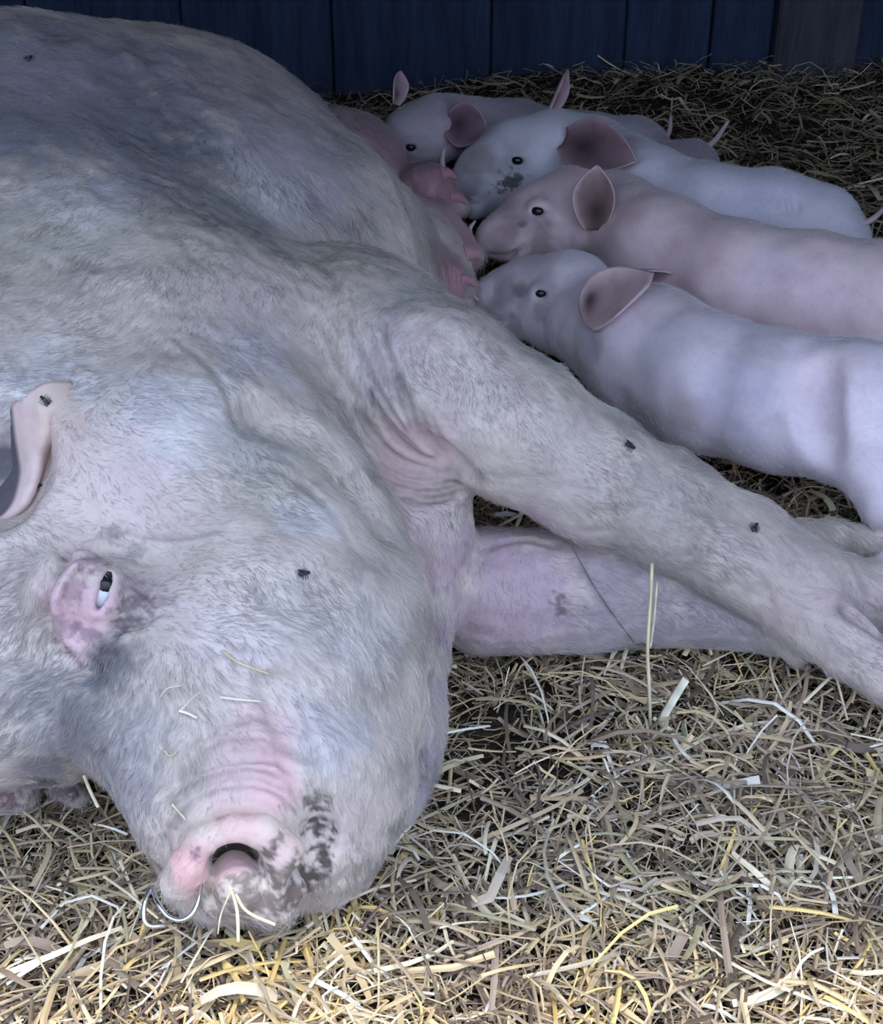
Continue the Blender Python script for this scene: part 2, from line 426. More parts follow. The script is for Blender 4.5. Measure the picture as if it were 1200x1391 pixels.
# ------------------------------------------------------------------ SOW
def PB(u, v, z, r):
    p, rr = B(u, v, z, r); return (p, rr)
F = Field()
F.ball(*PB(40, 340, .25, 312), k=.08)
F.ball(*PB(-190, 430, .25, 310), k=.08)
F.ball(*PB(225, 335, .22, 286), k=.05)
F.ball(*PB(60, 470, .25, 300), k=.08)
F.ball(*PB(450, 258, .15, 112), k=.05)
F.chain([PB(408, 388, .20, 222), PB(520, 385, .16, 125)], k=.045)
F.ball(*PB(270, 400, .225, 258), k=.05)
F.ball(*PB(180, 560, .22, 300), k=.05)
F.ball(*PB(-120, 640, .22, 300), k=.08)
F.chain([PB(300, 560, .23, 240), PB(470, 510, .25, 160), PB(590, 520, .29, 108)], k=.05)
# upper foreleg
leg = [PB(590, 520, .29, 108), PB(700, 583, .255, 95), PB(800, 643, .21, 84), PB(900, 692, .17, 75), PB(1000, 748, .13, 70), PB(1085, 800, .10, 72)]
F.chain(leg, k=.02)
F.chain([PB(1085, 790, .105, 62), PB(1172, 804, .088, 43), PB(1275, 836, .05, 38)], k=.006)
F.chain([PB(1085, 815, .095, 62), PB(1150, 876, .075, 45), PB(1245, 946, .045, 38)], k=.006)
F.chain([PB(1060, 850, .06, 34), PB(1085, 885, .035, 22)], k=.012)                     # dew claw below
F.chain([PB(1060, 730, .09, 26), PB(1130, 730, .06, 22), PB(1200, 738, .04, 18)], k=.012)    # dew claw behind
# lower foreleg
F.chain([PB(665, 802, .082, 88), PB(800, 805, .074, 80), PB(930, 818, .06, 60), PB(1060, 850, .045, 40), PB(1110, 858, .04, 30)], k=.008)
# chest and dewlap
F.chain([PB(546, 640, .20, 98), PB(556, 720, .16, 82), PB(540, 850, .09, 72), PB(530, 1000, .055, 68), PB(510, 1062, .05, 74)], k=.018)
F.chain([PB(585, 325, .19, 55), PB(640, 350, .158, 20)], k=.02); F.chain([PB(582, 262, .17, 42), PB(622, 280, .15, 17)], k=.02); F.chain([PB(574, 252, .17, 26), PB(606, 250, .15, 12)], k=.02)
F.chain([PB(600, 385, .19, 40), PB(636, 392, .165, 14)], k=.015)
# neck and head
F.ball(*PB(250, 690, .21, 255), k=.035)
F.ball(*PB(30, 700, .22, 230), k=.05)
F.chain([PB(360, 760, .20, 195), PB(370, 890, .155, 214), PB(388, 1040, .115, 176)], k=.03)
F.chain([PB(300, 985, .165, 70), PB(338, 1060, .148, 66)], k=.018)
F.chain([PB(388, 1040, .115, 150), PB(428, 1140, .082, 84)], k=.02)
F.chain([PB(60, 905, .16, 160), PB(-100, 890, .16, 200)], k=.04)
F.chain([PB(150, 850, .20, 130), PB(225, 950, .175, 128), PB(285, 1075, .135, 106), PB(312, 1128, .118, 90)], k=.025)
F.chain([PB(-20, 1074, .06, 30), PB(28, 1080, .045, 24)], k=.006); F.chain([PB(88, 1068, .055, 20), PB(108, 1082, .04, 14)], k=.006)
# seam between cheek and dewlap, folds of the neck
GL = []
def groove(pts, r, k=.006, sink=0.0, n=None):
    P = catmull([F.hit(u, v) for u, v in pts], n or len(pts) * 3)
    vd = np.array([unit(p - CAM) for p in P]); P = P + vd * sink
    rr = r * (np.sin(np.linspace(.06, math.pi - .06, len(P))) ** .6)
    GL.append((P, r))
    return [(p, q) for p, q in zip(P, rr)], k
G = []
G.append(groove([(455, 520), (500, 610), (545, 700), (575, 790), (586, 890), (582, 990), (562, 1070), (525, 1130)], .010, .016, .001))
G.append(groove([(1142, 828), (1165, 840), (1190, 856), (1215, 872)], .010, .004, .001))
G.append(groove([(330, 560), (420, 590), (480, 650), (520, 720)], .006, .03))
G.append(groove([(650, 648), (625, 634), (605, 622), (580, 602), (562, 575)], .010, .008, .001))
G.append(groove([(612, 634), (575, 628), (545, 604), (520, 572), (505, 535)], .0065, .006))
G.append(groove([(620, 640), (580, 645), (540, 628), (510, 595), (490, 560)], .0065, .006))
G.append(groove([(620, 655), (575, 662), (535, 650), (500, 615)], .006, .006))
G.append(groove([(615, 672), (575, 680), (535, 668), (505, 640)], .005, .006))
G.append(groove([(540, 515), (558, 560), (586, 598), (612, 628)], .006, .006))
G.append(groove([(575, 545), (585, 580), (605, 610)], .003, .006))
for g, k in G: F.chain(g, k=k, sub=True)
# nose: rolled rim, nostrils, septum
def DT(u, v, dt, r, base):
    p = at_t(u, v, depth(base) + dt); return (p, r * depth(p) / FPX)
nb = F.hit(318, 1165)
F.chain([DT(305, 1165, .078, 88, nb), DT(365, 1180, .075, 70, nb)], k=.012)
rim = [DT(243, 1200, .006, 25, nb), DT(255, 1178, .000, 28, nb), DT(281, 1145, -.006, 24, nb), DT(320, 1127, -.008, 20, nb),
       DT(358, 1130, -.004, 25, nb), DT(386, 1158, .004, 28, nb), DT(393, 1195, .014, 28, nb), DT(375, 1228, .024, 28, nb)]
F.chain(rim, k=.005)
F.chain([DT(345, 1218, .028, 36, nb), DT(300, 1220, .032, 30, nb)], k=.012)
hole = DT(318, 1168, .002, 31, nb)
F.cone(hole[0], at_t(320, 1172, depth(nb) + .055), hole[1] * 1.25, hole[1] * .9, .004, True)
F.chain([DT(326, 1206, .012, 34, nb), DT(320, 1190, .026, 33, nb)], k=.004)
# mouth crease with the lower lip
for g, k in (groove([(415, 1060), (434, 1105), (432, 1155), (415, 1200), (396, 1235)], .013, .008),
             groove([(350, 925), (388, 985), (410, 1045), (422, 1100)], .013, .008),
             groove([(252, 1050), (300, 1028), (350, 1022), (395, 1035)], .007, .005), groove([(238, 1088), (290, 1062), (345, 1054), (398, 1075)], .008, .005),
             groove([(228, 1140), (262, 1104), (310, 1088), (360, 1092), (402, 1122), (418, 1165)], .008, .006),
             groove([(355, 930), (385, 925), (400, 960)], .004, .012)):
    F.chain(g, k=k, sub=True)
# orbit
e0 = F.hit(112, 830); F.ell(e0 + unit(e0 - CAM) * .012, [(1, 0, .2), (0, 1, 0), (-.2, 0, 1)], (.046, .03, .058), k=.02)
for g, k in (groove([(60, 800), (80, 765), (120, 745), (165, 745), (205, 765)], .004, .012), groove([(58, 820), (60, 870), (90, 905), (130, 915)], .005, .012),
             groove([(150, 850), (175, 848), (205, 838)], .004, .008), groove([(95, 860), (100, 800), (122, 772)], .003, .008)):
    F.chain(g, k=k, sub=True)
ec = F.hit(141, 803); vd = unit(ec - CAM)
ctr = ec + vd * .004
ulong = unit(at_t(147, 780, 1) - at_t(133, 828, 1)); ushort = unit(np.cross(ulong, vd))
F.ell(ec + vd * .006, [vd, ulong, ushort], (.014, .024, .014), k=.008)
F.ell(ec, [vd, ulong, ushort], (.018, .0165, .0052), k=.0015, sub=True)
# ear hollow
eh = F.hit(-6, 622)
F.ell(eh, [(1, 0, 0), unit(np.array([0, 1, 0])), (0, 0, 1)], (.046, .060, .062), k=.012, sub=True)
VS, QS = surface_net(F, (-.88, .78, -.022), (.56, 2.40, .60), .0027, smooth=2)
VS = VS + vnormals(VS, QS) * (.0012 * wob(VS, 14) + .0006 * wob(VS, 40))[:, None]
NS = vnormals(VS, QS)
# fine skin wrinkles: a narrow valley with a raised lip on both sides, along curves laid on the skin
WR = []
def wrinkle(px, dep_, wid):
    c = catmull([F.hit(u, v) for u, v in px], 60)
    lo_, hi_ = c.min(0) - .025, c.max(0) + .025; m_ = np.nonzero(((VS > lo_) & (VS < hi_) & ((NS * (CAM - VS)).sum(1) > 0)[:, None]).all(1))[0]
    X = VS[m_]; D_ = np.linalg.norm(X[:, None] - c[None], axis=2); c = X[np.argmin(D_, 0)]
    for _ in range(4): c[1:-1] = (c[:-2] + c[2:] + 2 * c[1:-1]) / 4
    D_ = np.linalg.norm(X[:, None] - c[None], axis=2); j = D_.argmin(1); d = D_[np.arange(len(X)), j]
    fade = np.sin(np.clip(j / 59, .02, .98) * math.pi) ** .5
    k = (-np.exp(-(d / wid) ** 2) + .45 * np.exp(-((d - 2.0 * wid) / (wid * .9)) ** 2)) * dep_ * fade
    WR.append((m_, k, np.exp(-(d / wid) ** 2) * fade))
for px in ([(500, 520), (520, 570), (560, 612), (605, 632)], [(478, 540), (500, 585), (545, 625), (600, 640)], [(488, 585), (520, 625), (565, 648), (620, 645)],
           [(500, 615), (535, 650), (580, 662), (625, 655)], [(505, 640), (545, 672), (590, 680), (628, 668)], [(545, 520), (555, 560), (580, 598), (608, 628)],
           [(570, 555), (585, 590), (610, 625)], [(470, 420), (490, 480), (520, 540), (555, 590)], [(440, 440), (465, 500), (500, 560)], [(520, 430), (530, 480), (548, 520)]):
    wrinkle(px, .0034, .0034)
for px in ([(248, 1062), (300, 1040), (350, 1034), (398, 1048)], [(240, 1082), (290, 1058), (345, 1050), (405, 1072)], [(262, 1030), (310, 1010), (360, 1008), (395, 1022)],
           [(235, 1118), (265, 1090), (315, 1074), (365, 1080), (408, 1110)], [(380, 1010), (405, 1030), (430, 1040)], [(300, 985), (340, 975), (372, 985)]):
    wrinkle(px, .0024, .0030)
for px in ([(72, 870), (66, 820), (85, 775), (125, 755), (170, 765)], [(88, 880), (84, 825), (100, 785), (128, 770)], [(150, 848), (185, 846), (235, 832)], [(128, 862), (150, 872), (178, 860)],
           [(160, 790), (190, 800), (215, 825)], [(160, 722), (230, 728), (320, 722)], [(100, 905), (130, 912), (152, 900)]):
    wrinkle(px, .0022, .0028)
for px in ([(20, 520), (30, 500), (10, 470)], [(230, 450), (300, 520), (340, 600)], [(300, 640), (380, 640), (450, 700), (500, 780)], [(640, 745), (700, 735), (760, 742)],
           [(930, 690), (960, 700), (985, 730)], [(1010, 770), (1040, 790), (1050, 820)], [(1150, 760), (1170, 790), (1180, 830)]):
    wrinkle(px, .0018, .0036)
VS0 = VS.copy()
for m_, k_, g_ in WR: VS[m_] += NS[m_] * k_[:, None]
NS = vnormals(VS, QS)

def paint(P, base, blobs):
    C = np.tile(np.array(base, float), (len(P), 1)); n1 = wob(P, 18) * .22 + wob(P, 55) * .12
    n2 = wob(P, 45) * .45 + wob(P + 3, 110) * .5 + wob(P + 9, 210) * .35
    for (p, r, col, st) in blobs:
        d = np.sqrt(((P - p) ** 2).sum(1)) / r
        if sum(col) < .5 and r < .024: wgt = np.clip(((1 - d / 1.5) * 1.6 + n2 * .85 - .25) * 1.1 * (d < 1.6), 0, 1) * st
        else: wgt = np.clip((1 - d) * 1.8 + n1 * 1.2 * (d < 1.3), 0, 1) * st
        C += (np.array(col) - C) * wgt[:, None]
    return C
def S(u, v, rpx, col, st=.8):
    p = F.hit(u, v); return (p, rpx * depth(p) / FPX, col, st)
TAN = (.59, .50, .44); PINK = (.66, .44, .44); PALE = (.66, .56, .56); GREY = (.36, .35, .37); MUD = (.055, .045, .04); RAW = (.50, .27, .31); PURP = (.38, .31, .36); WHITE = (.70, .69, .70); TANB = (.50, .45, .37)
REAR_DARK = (.22, .22, .26)  # dark grey tone over the sow's rear flank
blobs = [S(100, 130, 330, REAR_DARK, .95), S(420, 200, 160, REAR_DARK, .5), S(250, 260, 200, REAR_DARK, .45), S(100, 330, 160, (.40, .38, .36), .4), S(60, 120, 170, PURP, .5), S(250, 110, 120, PURP, .6), S(200, 230, 130, (.42, .38, .40), .7), S(430, 130, 130, PURP, .8), S(400, 230, 130, (.46, .40, .45), .6), S(350, 100, 60, (.36, .27, .30), .6), S(100, 290, 110, WHITE, .4), S(350, 280, 90, WHITE, .5), S(60, 340, 110, TANB, .7), S(250, 330, 110, TANB, .7), S(450, 350, 80, TANB, .7), S(560, 400, 60, (.42, .42, .40), .6),
         S(150, 430, 140, (.64, .56, .50), .6), S(350, 420, 120, (.62, .52, .50), .6), S(60, 520, 100, WHITE, .6), S(230, 560, 120, WHITE, .6), S(350, 480, 80, (.62, .58, .64), .5), S(380, 640, 110, TANB, .6), S(330, 610, 80, (.42, .40, .38), .6), S(420, 700, 60, WHITE, .5), S(520, 480, 70, (.66, .56, .60), .6), S(400, 850, 120, (.62, .56, .54), .5), S(500, 850, 80, (.66, .62, .60), .5), S(450, 1000, 90, (.52, .50, .52), .6), S(300, 860, 80, (.66, .56, .56), .5),
         S(598, 860, 34, (.44, .33, .37), .9), S(596, 940, 34, (.44, .33, .37), .9), S(588, 1020, 34, (.42, .33, .37), .9), S(575, 1080, 36, (.42, .34, .37), .8), S(620, 760, 40, (.50, .37, .41), .8),
         S(600, 500, 170, (.60, .50, .48), .6), S(560, 620, 90, PINK, .5), S(580, 750, 90, (.55, .42, .44), .6), S(590, 980, 70, (.52, .40, .42), .5),
         S(700, 800, 150, (.44, .32, .37), .85), S(850, 830, 120, (.34, .27, .31), .8), S(980, 850, 90, (.30, .24, .27), .8), S(780, 640, 110, (.50, .42, .41), .6), S(900, 700, 130, (.40, .345, .32), .75), S(1080, 780, 140, (.44, .35, .33), .8), S(1180, 850, 90, (.46, .35, .35), .75), S(730, 480, 60, (.38, .37, .37), .6), S(850, 570, 50, (.38, .37, .37), .5),
         S(600, 250, 50, RAW, .9), S(640, 345, 40, RAW, .9), S(625, 385, 40, RAW, .8), S(560, 220, 110, (.40, .22, .27), .7), S(620, 300, 80, RAW, .8), S(600, 350, 70, RAW, .6), S(350, 130, 120, (.42, .33, .36), .5), S(480, 160, 100, (.42, .27, .32), .6),
         S(120, 650, 120, (.68, .52, .49), .6), S(200, 700, 90, (.66, .53, .52), .5), S(75, 570, 50, (.72, .55, .46), .7), S(10, 800, 90, (.62, .50, .48), .5),
         S(110, 830, 75, (.62, .40, .44), .85), S(100, 880, 45, (.66, .45, .48), .7), S(200, 810, 60, (.50, .38, .40), .5),
         S(350, 1000, 70, PINK, .6), S(370, 1060, 60, (.72, .46, .46), .85), S(320, 1050, 50, (.66, .50, .50), .6),
         S(260, 1180, 60, (.66, .40, .39), .95), S(320, 1118, 60, (.62, .42, .40), .9), S(300, 1112, 12, (.25, .18, .16), .6), S(262, 1158, 8, (.22, .12, .14), .9), S(390, 1150, 50, (.58, .42, .40), .7), S(470, 1120, 70, (.56, .45, .46), .5),
         S(150, 900, 62, (.10, .095, .10), .85), S(60, 960, 90, (.26, .25, .27), .6), S(120, 1010, 75, (.17, .16, .17), .75), S(180, 1070, 60, (.28, .26, .28), .6), S(190, 1000, 60, GREY, .5),
         S(50, 1050, 50, (.30, .22, .24), .6), S(12, 1080, 34, (.20, .11, .13), .95), S(58, 1066, 26, (.03, .02, .025), .95), S(95, 1072, 26, (.12, .08, .09), .95), S(60, 1040, 40, (.16, .14, .16), .7),  # far ear and its hollow painted dark to read as shaded
         S(176, 838, 26, (.14, .11, .11), .8), S(155, 722, 14, (.14, .12, .13), .5), S(185, 752, 14, (.14, .12, .13), .4), S(128, 765, 20, (.17, .11, .13), .6), S(98, 800, 18, (.17, .11, .13), .5), S(85, 850, 16, (.17, .11, .13), .5), S(120, 860, 18, (.17, .11, .13), .6), S(140, 888, 18, (.08, .06, .07), .8), S(190, 800, 22, (.17, .11, .13), .5), S(215, 820, 18, (.17, .11, .13), .5),
         S(432, 1118, 20, MUD, .95), S(434, 1145, 16, MUD, .95), S(420, 1185, 22, MUD, .95), S(428, 1090, 16, MUD, .85), S(405, 1215, 26, (.10, .08, .07), .9), S(440, 1170, 12, MUD, .9), S(400, 1170, 12, MUD, .8), S(385, 1135, 9, (.2, .14, .12), .8), S(372, 1150, 8, MUD, .7),
         S(350, 1225, 42, (.16, .12, .11), .85), S(390, 1190, 24, (.14, .11, .09), .75), S(365, 1160, 12, MUD, .8), S(300, 1240, 36, (.20, .15, .14), .8),
         S(318, 1172, 30, (.62, .40, .42), .9), S(265, 1165, 7, (.25, .15, .18), .8),
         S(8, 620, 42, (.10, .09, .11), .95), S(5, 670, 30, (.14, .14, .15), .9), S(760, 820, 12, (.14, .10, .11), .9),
         S(1030, 775, 26, (.60, .48, .47), .6)]
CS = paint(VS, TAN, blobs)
for P_, r_ in GL:                                               # crease shade painted in: colour darkened along the grooves
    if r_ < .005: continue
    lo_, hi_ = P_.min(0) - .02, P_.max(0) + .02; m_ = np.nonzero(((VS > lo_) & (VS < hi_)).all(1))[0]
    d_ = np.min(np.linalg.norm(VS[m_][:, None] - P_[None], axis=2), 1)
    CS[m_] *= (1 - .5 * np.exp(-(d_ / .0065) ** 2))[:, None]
for m_, k_, g_ in WR: CS[m_] *= (1 - .22 * g_)[:, None]  # painted crease shade along the fine wrinkles too
low = np.clip((.05 - VS[:, 2]) / .05, 0, 1)[:, None] * .45
CS = CS * (1 - low) + np.array([.16, .13, .11]) * low        # dirt from lying in the bedding
sow = empty('sow', (-.35, 1.4, 0))
tag(sow, 'large pale pink and grey sow lying on her side in the straw, suckling piglets', 'pig')
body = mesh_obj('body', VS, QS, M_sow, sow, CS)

# fur: short bristles laid along the coat
def flow_field(P, N, ctrl):
    u, v = project(P); D = np.zeros((len(P), 3)); W = np.zeros(len(P))
    Rt = np.array([1.0, 0, 0]); Up = np.array([0, math.sin(PITCH), math.cos(PITCH)])
    for (cu, cv, du, dv, s) in ctrl:
        c = F.hit(cu, cv) if ctrl is FLOW else at_z(cu, cv, .1)
        wgt = 1 / (((P - c) ** 2).sum(1) + (.03) ** 2) ** 1.5 * s
        D += wgt[:, None] * (Rt * du - Up * dv)[None]; W += wgt
    D /= W[:, None]; D -= N * (D * N).sum(1)[:, None]
    return D / (np.linalg.norm(D, axis=1)[:, None] + 1e-9)
FLOW = [(60, 90, -.6, .5, 1), (60, 250, -.5, .6, 1), (250, 200, -.3, .8, 1), (400, 200, .5, .6, 1), (120, 380, -.55, .8, 1), (300, 400, -.2, 1, 1), (450, 420, .0, 1, 1), (560, 430, -.1, 1, 1),
        (100, 500, -.9, .35, 1), (220, 570, .95, .25, 1), (330, 600, .7, .7, 1), (400, 640, .6, .8, 1), (420, 520, .5, .9, 1), (60, 720, -.5, -.6, .7), (300, 700, 1, .1, 1), (450, 720, .7, .7, 1),
        (250, 780, .9, .3, 1), (400, 850, .6, .6, 1), (540, 850, .3, 1, 1), (300, 900, .5, .3, .8), (500, 1000, .2, 1, 1), (560, 1080, 0, 1, 1), (450, 1000, .5, .7, 1),
        (20, 850, -.6, .8, 1), (50, 920, -.7, .6, 1), (90, 1000, -.8, .5, 1), (200, 950, -.4, .9, .6), (180, 1080, -.3, .9, 1), (620, 500, .4, .8, 1), (750, 600, .7, .6, 1), (900, 690, .8, .5, 1), (1050, 780, .7, .6, 1),
        (680, 780, -.2, .9, 1), (800, 800, .8, .3, 1), (580, 900, .1, 1, 1)]
def fur(name, V, Q, N, CV, parent, n, length, rad, lift, weight, colfn, flow, seed, m):
    r = np.random.default_rng(seed)
    fc = V[Q].mean(1); area = np.linalg.norm(np.cross(V[Q[:, 2]] - V[Q[:, 0]], V[Q[:, 3]] - V[Q[:, 1]]), axis=1)
    Wt = area * weight(fc, N[Q[:, 0]]); Wt /= Wt.sum()
    f = r.choice(len(Q), n, p=Wt); a, b = r.uniform(size=(2, n, 1))
    q = Q[f]
    P = (V[q[:, 0]] * (1 - a) + V[q[:, 1]] * a) * (1 - b) + (V[q[:, 3]] * (1 - a) + V[q[:, 2]] * a) * b
    Nn = N[q[:, 0]]
    D = flow(P, Nn)
    side = np.cross(Nn, D)
    ja = (r.normal(0, .22, n) + .35 * wob(P, 22))[:, None]
    D = D * np.cos(ja) + side * np.sin(ja)
    L = length(P)[:, None] * r.uniform(.6, 1.25, (n, 1)); lf = lift * r.uniform(.5, 1.5, (n, 1))
    pts = np.stack([P - Nn * .0005, P + D * L * .35 + Nn * L * lf * .5, P + D * L * .7 + Nn * L * lf * .75 + side * L * r.normal(0, .05, (n, 1)), P + D * L + Nn * L * lf * .7], 1)
    hc = bpy.data.hair_curves.new(name); hc.add_curves([4] * n)
    hc.attributes['position'].data.foreach_set('vector', pts.astype(np.float32).ravel())
    ra = hc.attributes.get('radius') or hc.attributes.new('radius', 'FLOAT', 'POINT')
    ra.data.foreach_set('value', np.tile(np.array([1, .85, .6, .15], np.float32) * rad, n))
    ca = hc.attributes.new('Col', 'FLOAT_COLOR', 'CURVE')
    c4 = np.ones((n, 4), np.float32); c4[:, :3] = np.clip(colfn(P, r, CV[q[:, 0]]), .01, .95); ca.data.foreach_set('color', c4.ravel())
    hc.materials.append(m)
    o = bpy.data.objects.new(name, hc); sc.collection.objects.link(o); o.parent = parent
    if parent: o.matrix_parent_inverse = parent.matrix_world.inverted()
    tag(o, None, None, None, 'stuff')
    return o
BARE = [(s[0], s[1]) for s in (S(110, 830, 60, 0), S(365, 1050, 50, 0), S(320, 1165, 100, 0), S(10, 630, 45, 0), S(375, 1150, 60, 0), S(620, 310, 70, 0), S(560, 600, 75, 0), S(540, 660, 50, 0), S(425, 1130, 60, 0), S(400, 1200, 50, 0), S(141, 803, 35, 0), S(590, 640, 50, 0))]
THIN = [(s[0], s[1]) for s in (S(350, 960, 110, 0), S(700, 790, 160, 0), S(150, 700, 120, 0), S(1100, 800, 140, 0), S(200, 830, 100, 0), S(550, 250, 130, 0))]
def furw(P, N):
    w_ = (P[:, 2] > .012) * ((N * (CAM - P)).sum(1) > -.25) * (P[:, 0] > -.75) * 1.0
    for p, r_ in BARE: w_ *= np.clip((np.sqrt(((P - p) ** 2).sum(1)) / r_ - .7) * 2, .03, 1)
    for p, r_ in THIN: w_ *= np.clip((np.sqrt(((P - p) ** 2).sum(1)) / r_) * .8, .25, 1)
    return w_ / (np.maximum(P[:, 1], .9)) ** 1.0
DK = [(s[0], s[1]) for s in (S(150, 900, 70, 0), S(60, 980, 120, 0), S(140, 1020, 90, 0), S(190, 1090, 70, 0))]
def furc(P, r, K):
    n = len(P); base = (np.array([.84, .81, .80])[None] * .22 + K * .80) * (.80 + .20 * np.clip(wob(P, 12), -1, 1))[:, None]
    c = base * r.uniform(.7, 1.15, (n, 1))
    for p, r_ in DK:
        k = np.clip(1.2 - np.sqrt(((P - p) ** 2).sum(1)) / r_, 0, 1)[:, None] * .75; dk = np.array([.17, .165, .18]) * r.uniform(.5, 2.6, (n, 1)); c = c * (1 - k) + dk * k
    return c
fur('bristles', VS, QS, NS, CS, body, 210000, lambda P: .010 + .004 * np.clip(wob(P, 5), -.6, 1), .00013, .20, furw, furc, lambda P, N: flow_field(P, N, FLOW), 21, M_hair)

# horn tips of the two toes
for (u1, v1, u2, v2, z1, z2) in ((1272, 836, 1310, 850, .05, .035), (1243, 945, 1272, 968, .045, .03)):
    a, b = at_z(u1, v1, z1), at_z(u2, v2, z2); d_ = unit(b - a)
    V, Q = uv_ball((a + b) / 2, (.040, .0285, .029), [d_, unit(np.cross(d_, (0, 0, 1))), np.cross(unit(np.cross(d_, (0, 0, 1))), d_)], 20, 14); mesh_obj('hoof', V, Q, M_hoof, sow)
# eye
V, Q = uv_ball(ec + vd * .0105, .0145); mesh_obj('eyeball', V, Q, M_eyew, sow)
V, Q = uv_ball(ec + vd * .0042 + ulong * .0048, .0092); mesh_obj('iris', V, Q, M_eye, sow)

# ears as shells
def shell(P, th, name, m, parent, cin, cout, rimc):
    """P (a,b,3) surface; thick shell; colours for the hollow side and the back"""
    a, b = P.shape[:2]; du = np.gradient(P, axis=0); dv = np.gradient(P, axis=1)
    N = np.cross(du, dv); N /= np.linalg.norm(N, axis=2)[..., None] + 1e-9
    t = np.broadcast_to(th, (a, b))[..., None]
    Fv = (P + N * t / 2).reshape(-1, 3); Bv = (P - N * t / 2).reshape(-1, 3)
    I = np.arange(a * b).reshape(a, b)
    q = np.stack([I[:-1, :-1], I[1:, :-1], I[1:, 1:], I[:-1, 1:]], -1).reshape(-1, 4)
    loop = list(I[0, :]) + list(I[1:, -1]) + list(I[-1, -2::-1]) + list(I[-2:0:-1, 0])
    e = [(loop[i], loop[(i + 1) % len(loop)], loop[(i + 1) % len(loop)] + a * b, loop[i] + a * b) for i in range(len(loop))]
    Q = np.vstack([q, q[:, ::-1] + a * b, e])
    C = np.vstack([cin.reshape(-1, 3), cout.reshape(-1, 3)])
    return mesh_obj(name, np.vstack([Fv, Bv]), Q, m, parent, C)
def make_ear(parent, base, tip, opn, hw, cup=1.0, bend=0.0, cin=(.30, .20, .20), crim=(.62, .46, .46), cout=(.60, .44, .44), th=.003, twist=0, wide=.38, n=28):
    ax = tip - base; L = np.linalg.norm(ax); a = ax / L; nn = unit(opn - a * (opn @ a)); sd = np.cross(a, nn)
    s = np.linspace(0, 1, n); wv = np.linspace(-1, 1, n); P = np.zeros((n, n, 3)); ci = np.zeros((n, n, 3))
    for i, si in enumerate(s):
        pr = .42 + .58 * math.sin(min(si / wide, 1) * math.pi / 2) if si < wide else max(1 - ((si - wide) / (1 - wide)) ** 2, .0) ** .8
        pr = max(pr, .02); A = cup * (1 - .45 * si) + .05
        tw = twist * si; s2 = sd * math.cos(tw) + nn * math.sin(tw); n2 = nn * math.cos(tw) - sd * math.sin(tw)
        for j, wj in enumerate(wv):
            Rr = hw * pr / math.sin(min(A, 1.5)); an = wj * A
            P[i, j] = base + ax * si * (1 - .06 * wj * wj) + s2 * Rr * math.sin(an) + n2 * (Rr * (1 - math.cos(an))) + nn * bend * L * si * si
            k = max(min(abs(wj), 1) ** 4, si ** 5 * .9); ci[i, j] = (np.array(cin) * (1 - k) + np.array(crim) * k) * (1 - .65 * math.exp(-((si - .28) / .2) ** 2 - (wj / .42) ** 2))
    co = np.tile(np.array(cout, float), (n, n, 1))
    thv = th * (.6 + .4 * (1 - np.abs(wv)[None] ** 4)) * np.ones((n, 1))
    return shell(P, thv, 'ear', M_ear, parent, co, ci, None)
# upper ear of the sow: rim curls round a dark hollow, flap lies back over the neck
tb = depth(F.hit(60, 600))
def EP(u, v, dt): return at_t(u, v, tb + dt)
rows = [[(-30, 560, .02), (0, 545, .0), (34, 537, -.012), (62, 521, -.016), (96, 519, -.002)],
        [(-30, 590, .03), (5, 580, .02), (37, 570, -.014), (66, 552, -.024), (110, 545, -.001)],
        [(-30, 620, .03), (8, 615, .025), (42, 605, -.012), (66, 590, -.022), (96, 575, .004)],
        [(-30, 650, .02), (10, 645, .02), (47, 640, -.010), (62, 625, .004), (84, 612, .030)],
        [(-40, 690, .01), (0, 685, .00), (34, 684, -.010), (50, 668, .014), (72, 648, .045)],
        [(-60, 720, -.00), (-20, 712, -.00), (6, 708, -.004), (30, 700, .022), (56, 680, .05)]]
Gp = np.array([[EP(*c) for c in r_] for r_ in rows])
t1 = np.array([catmull(r_, 26) for r_ in Gp]); t2 = np.stack([catmull(t1[:, j], 30) for j in range(26)], 1)
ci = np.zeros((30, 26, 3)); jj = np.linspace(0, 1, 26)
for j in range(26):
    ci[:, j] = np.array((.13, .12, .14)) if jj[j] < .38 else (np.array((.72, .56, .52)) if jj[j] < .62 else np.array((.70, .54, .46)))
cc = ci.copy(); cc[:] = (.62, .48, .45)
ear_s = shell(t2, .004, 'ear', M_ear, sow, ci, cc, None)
# nose rings
rp = at_t(242, 1222, depth(nb) - .004)
def ring(name, px, dts, rad):
    P = catmull([at_t(u, v, depth(nb) + d) for (u, v), d in zip(px, dts)], 40)
    V, Q = tube(P, rad, 8); return mesh_obj(name, V, Q, M_metal, sow)
ring('nose_ring', [(207, 1205), (214, 1225), (228, 1244), (246, 1250), (262, 1240), (272, 1215), (274, 1195)], [.010, -.006, -.014, -.018, -.018, -.010, .0], .0019)
ring('nose_ring', [(205, 1204), (197, 1225), (196, 1248), (204, 1258), (222, 1257), (232, 1252)], [.010, .000, -.006, -.008, -.004, .006], .0019)
# teats at the piglets' mouths
for (u, v, uu, vv, r_) in ((618, 268, 634, 276, 7), (606, 236, 620, 242, 7), (638, 345, 656, 350, 9), (632, 380, 646, 388, 7)):
    a = F.hit(u - 8, v) + unit(F.hit(u - 8, v) - CAM) * .01; b = at_t(uu, vv, depth(a) + .01)
    P = catmull([a, (a + b) / 2 + np.array([0, 0, .004]), b], 10); rr = np.linspace(1.5, .45, 10) * r_ * depth(a) / FPX
    V, Q = tube(P, rr, 10); mesh_obj('teat', V, Q, M_pig, sow, np.tile((.50, .26, .30), (len(V), 1)))

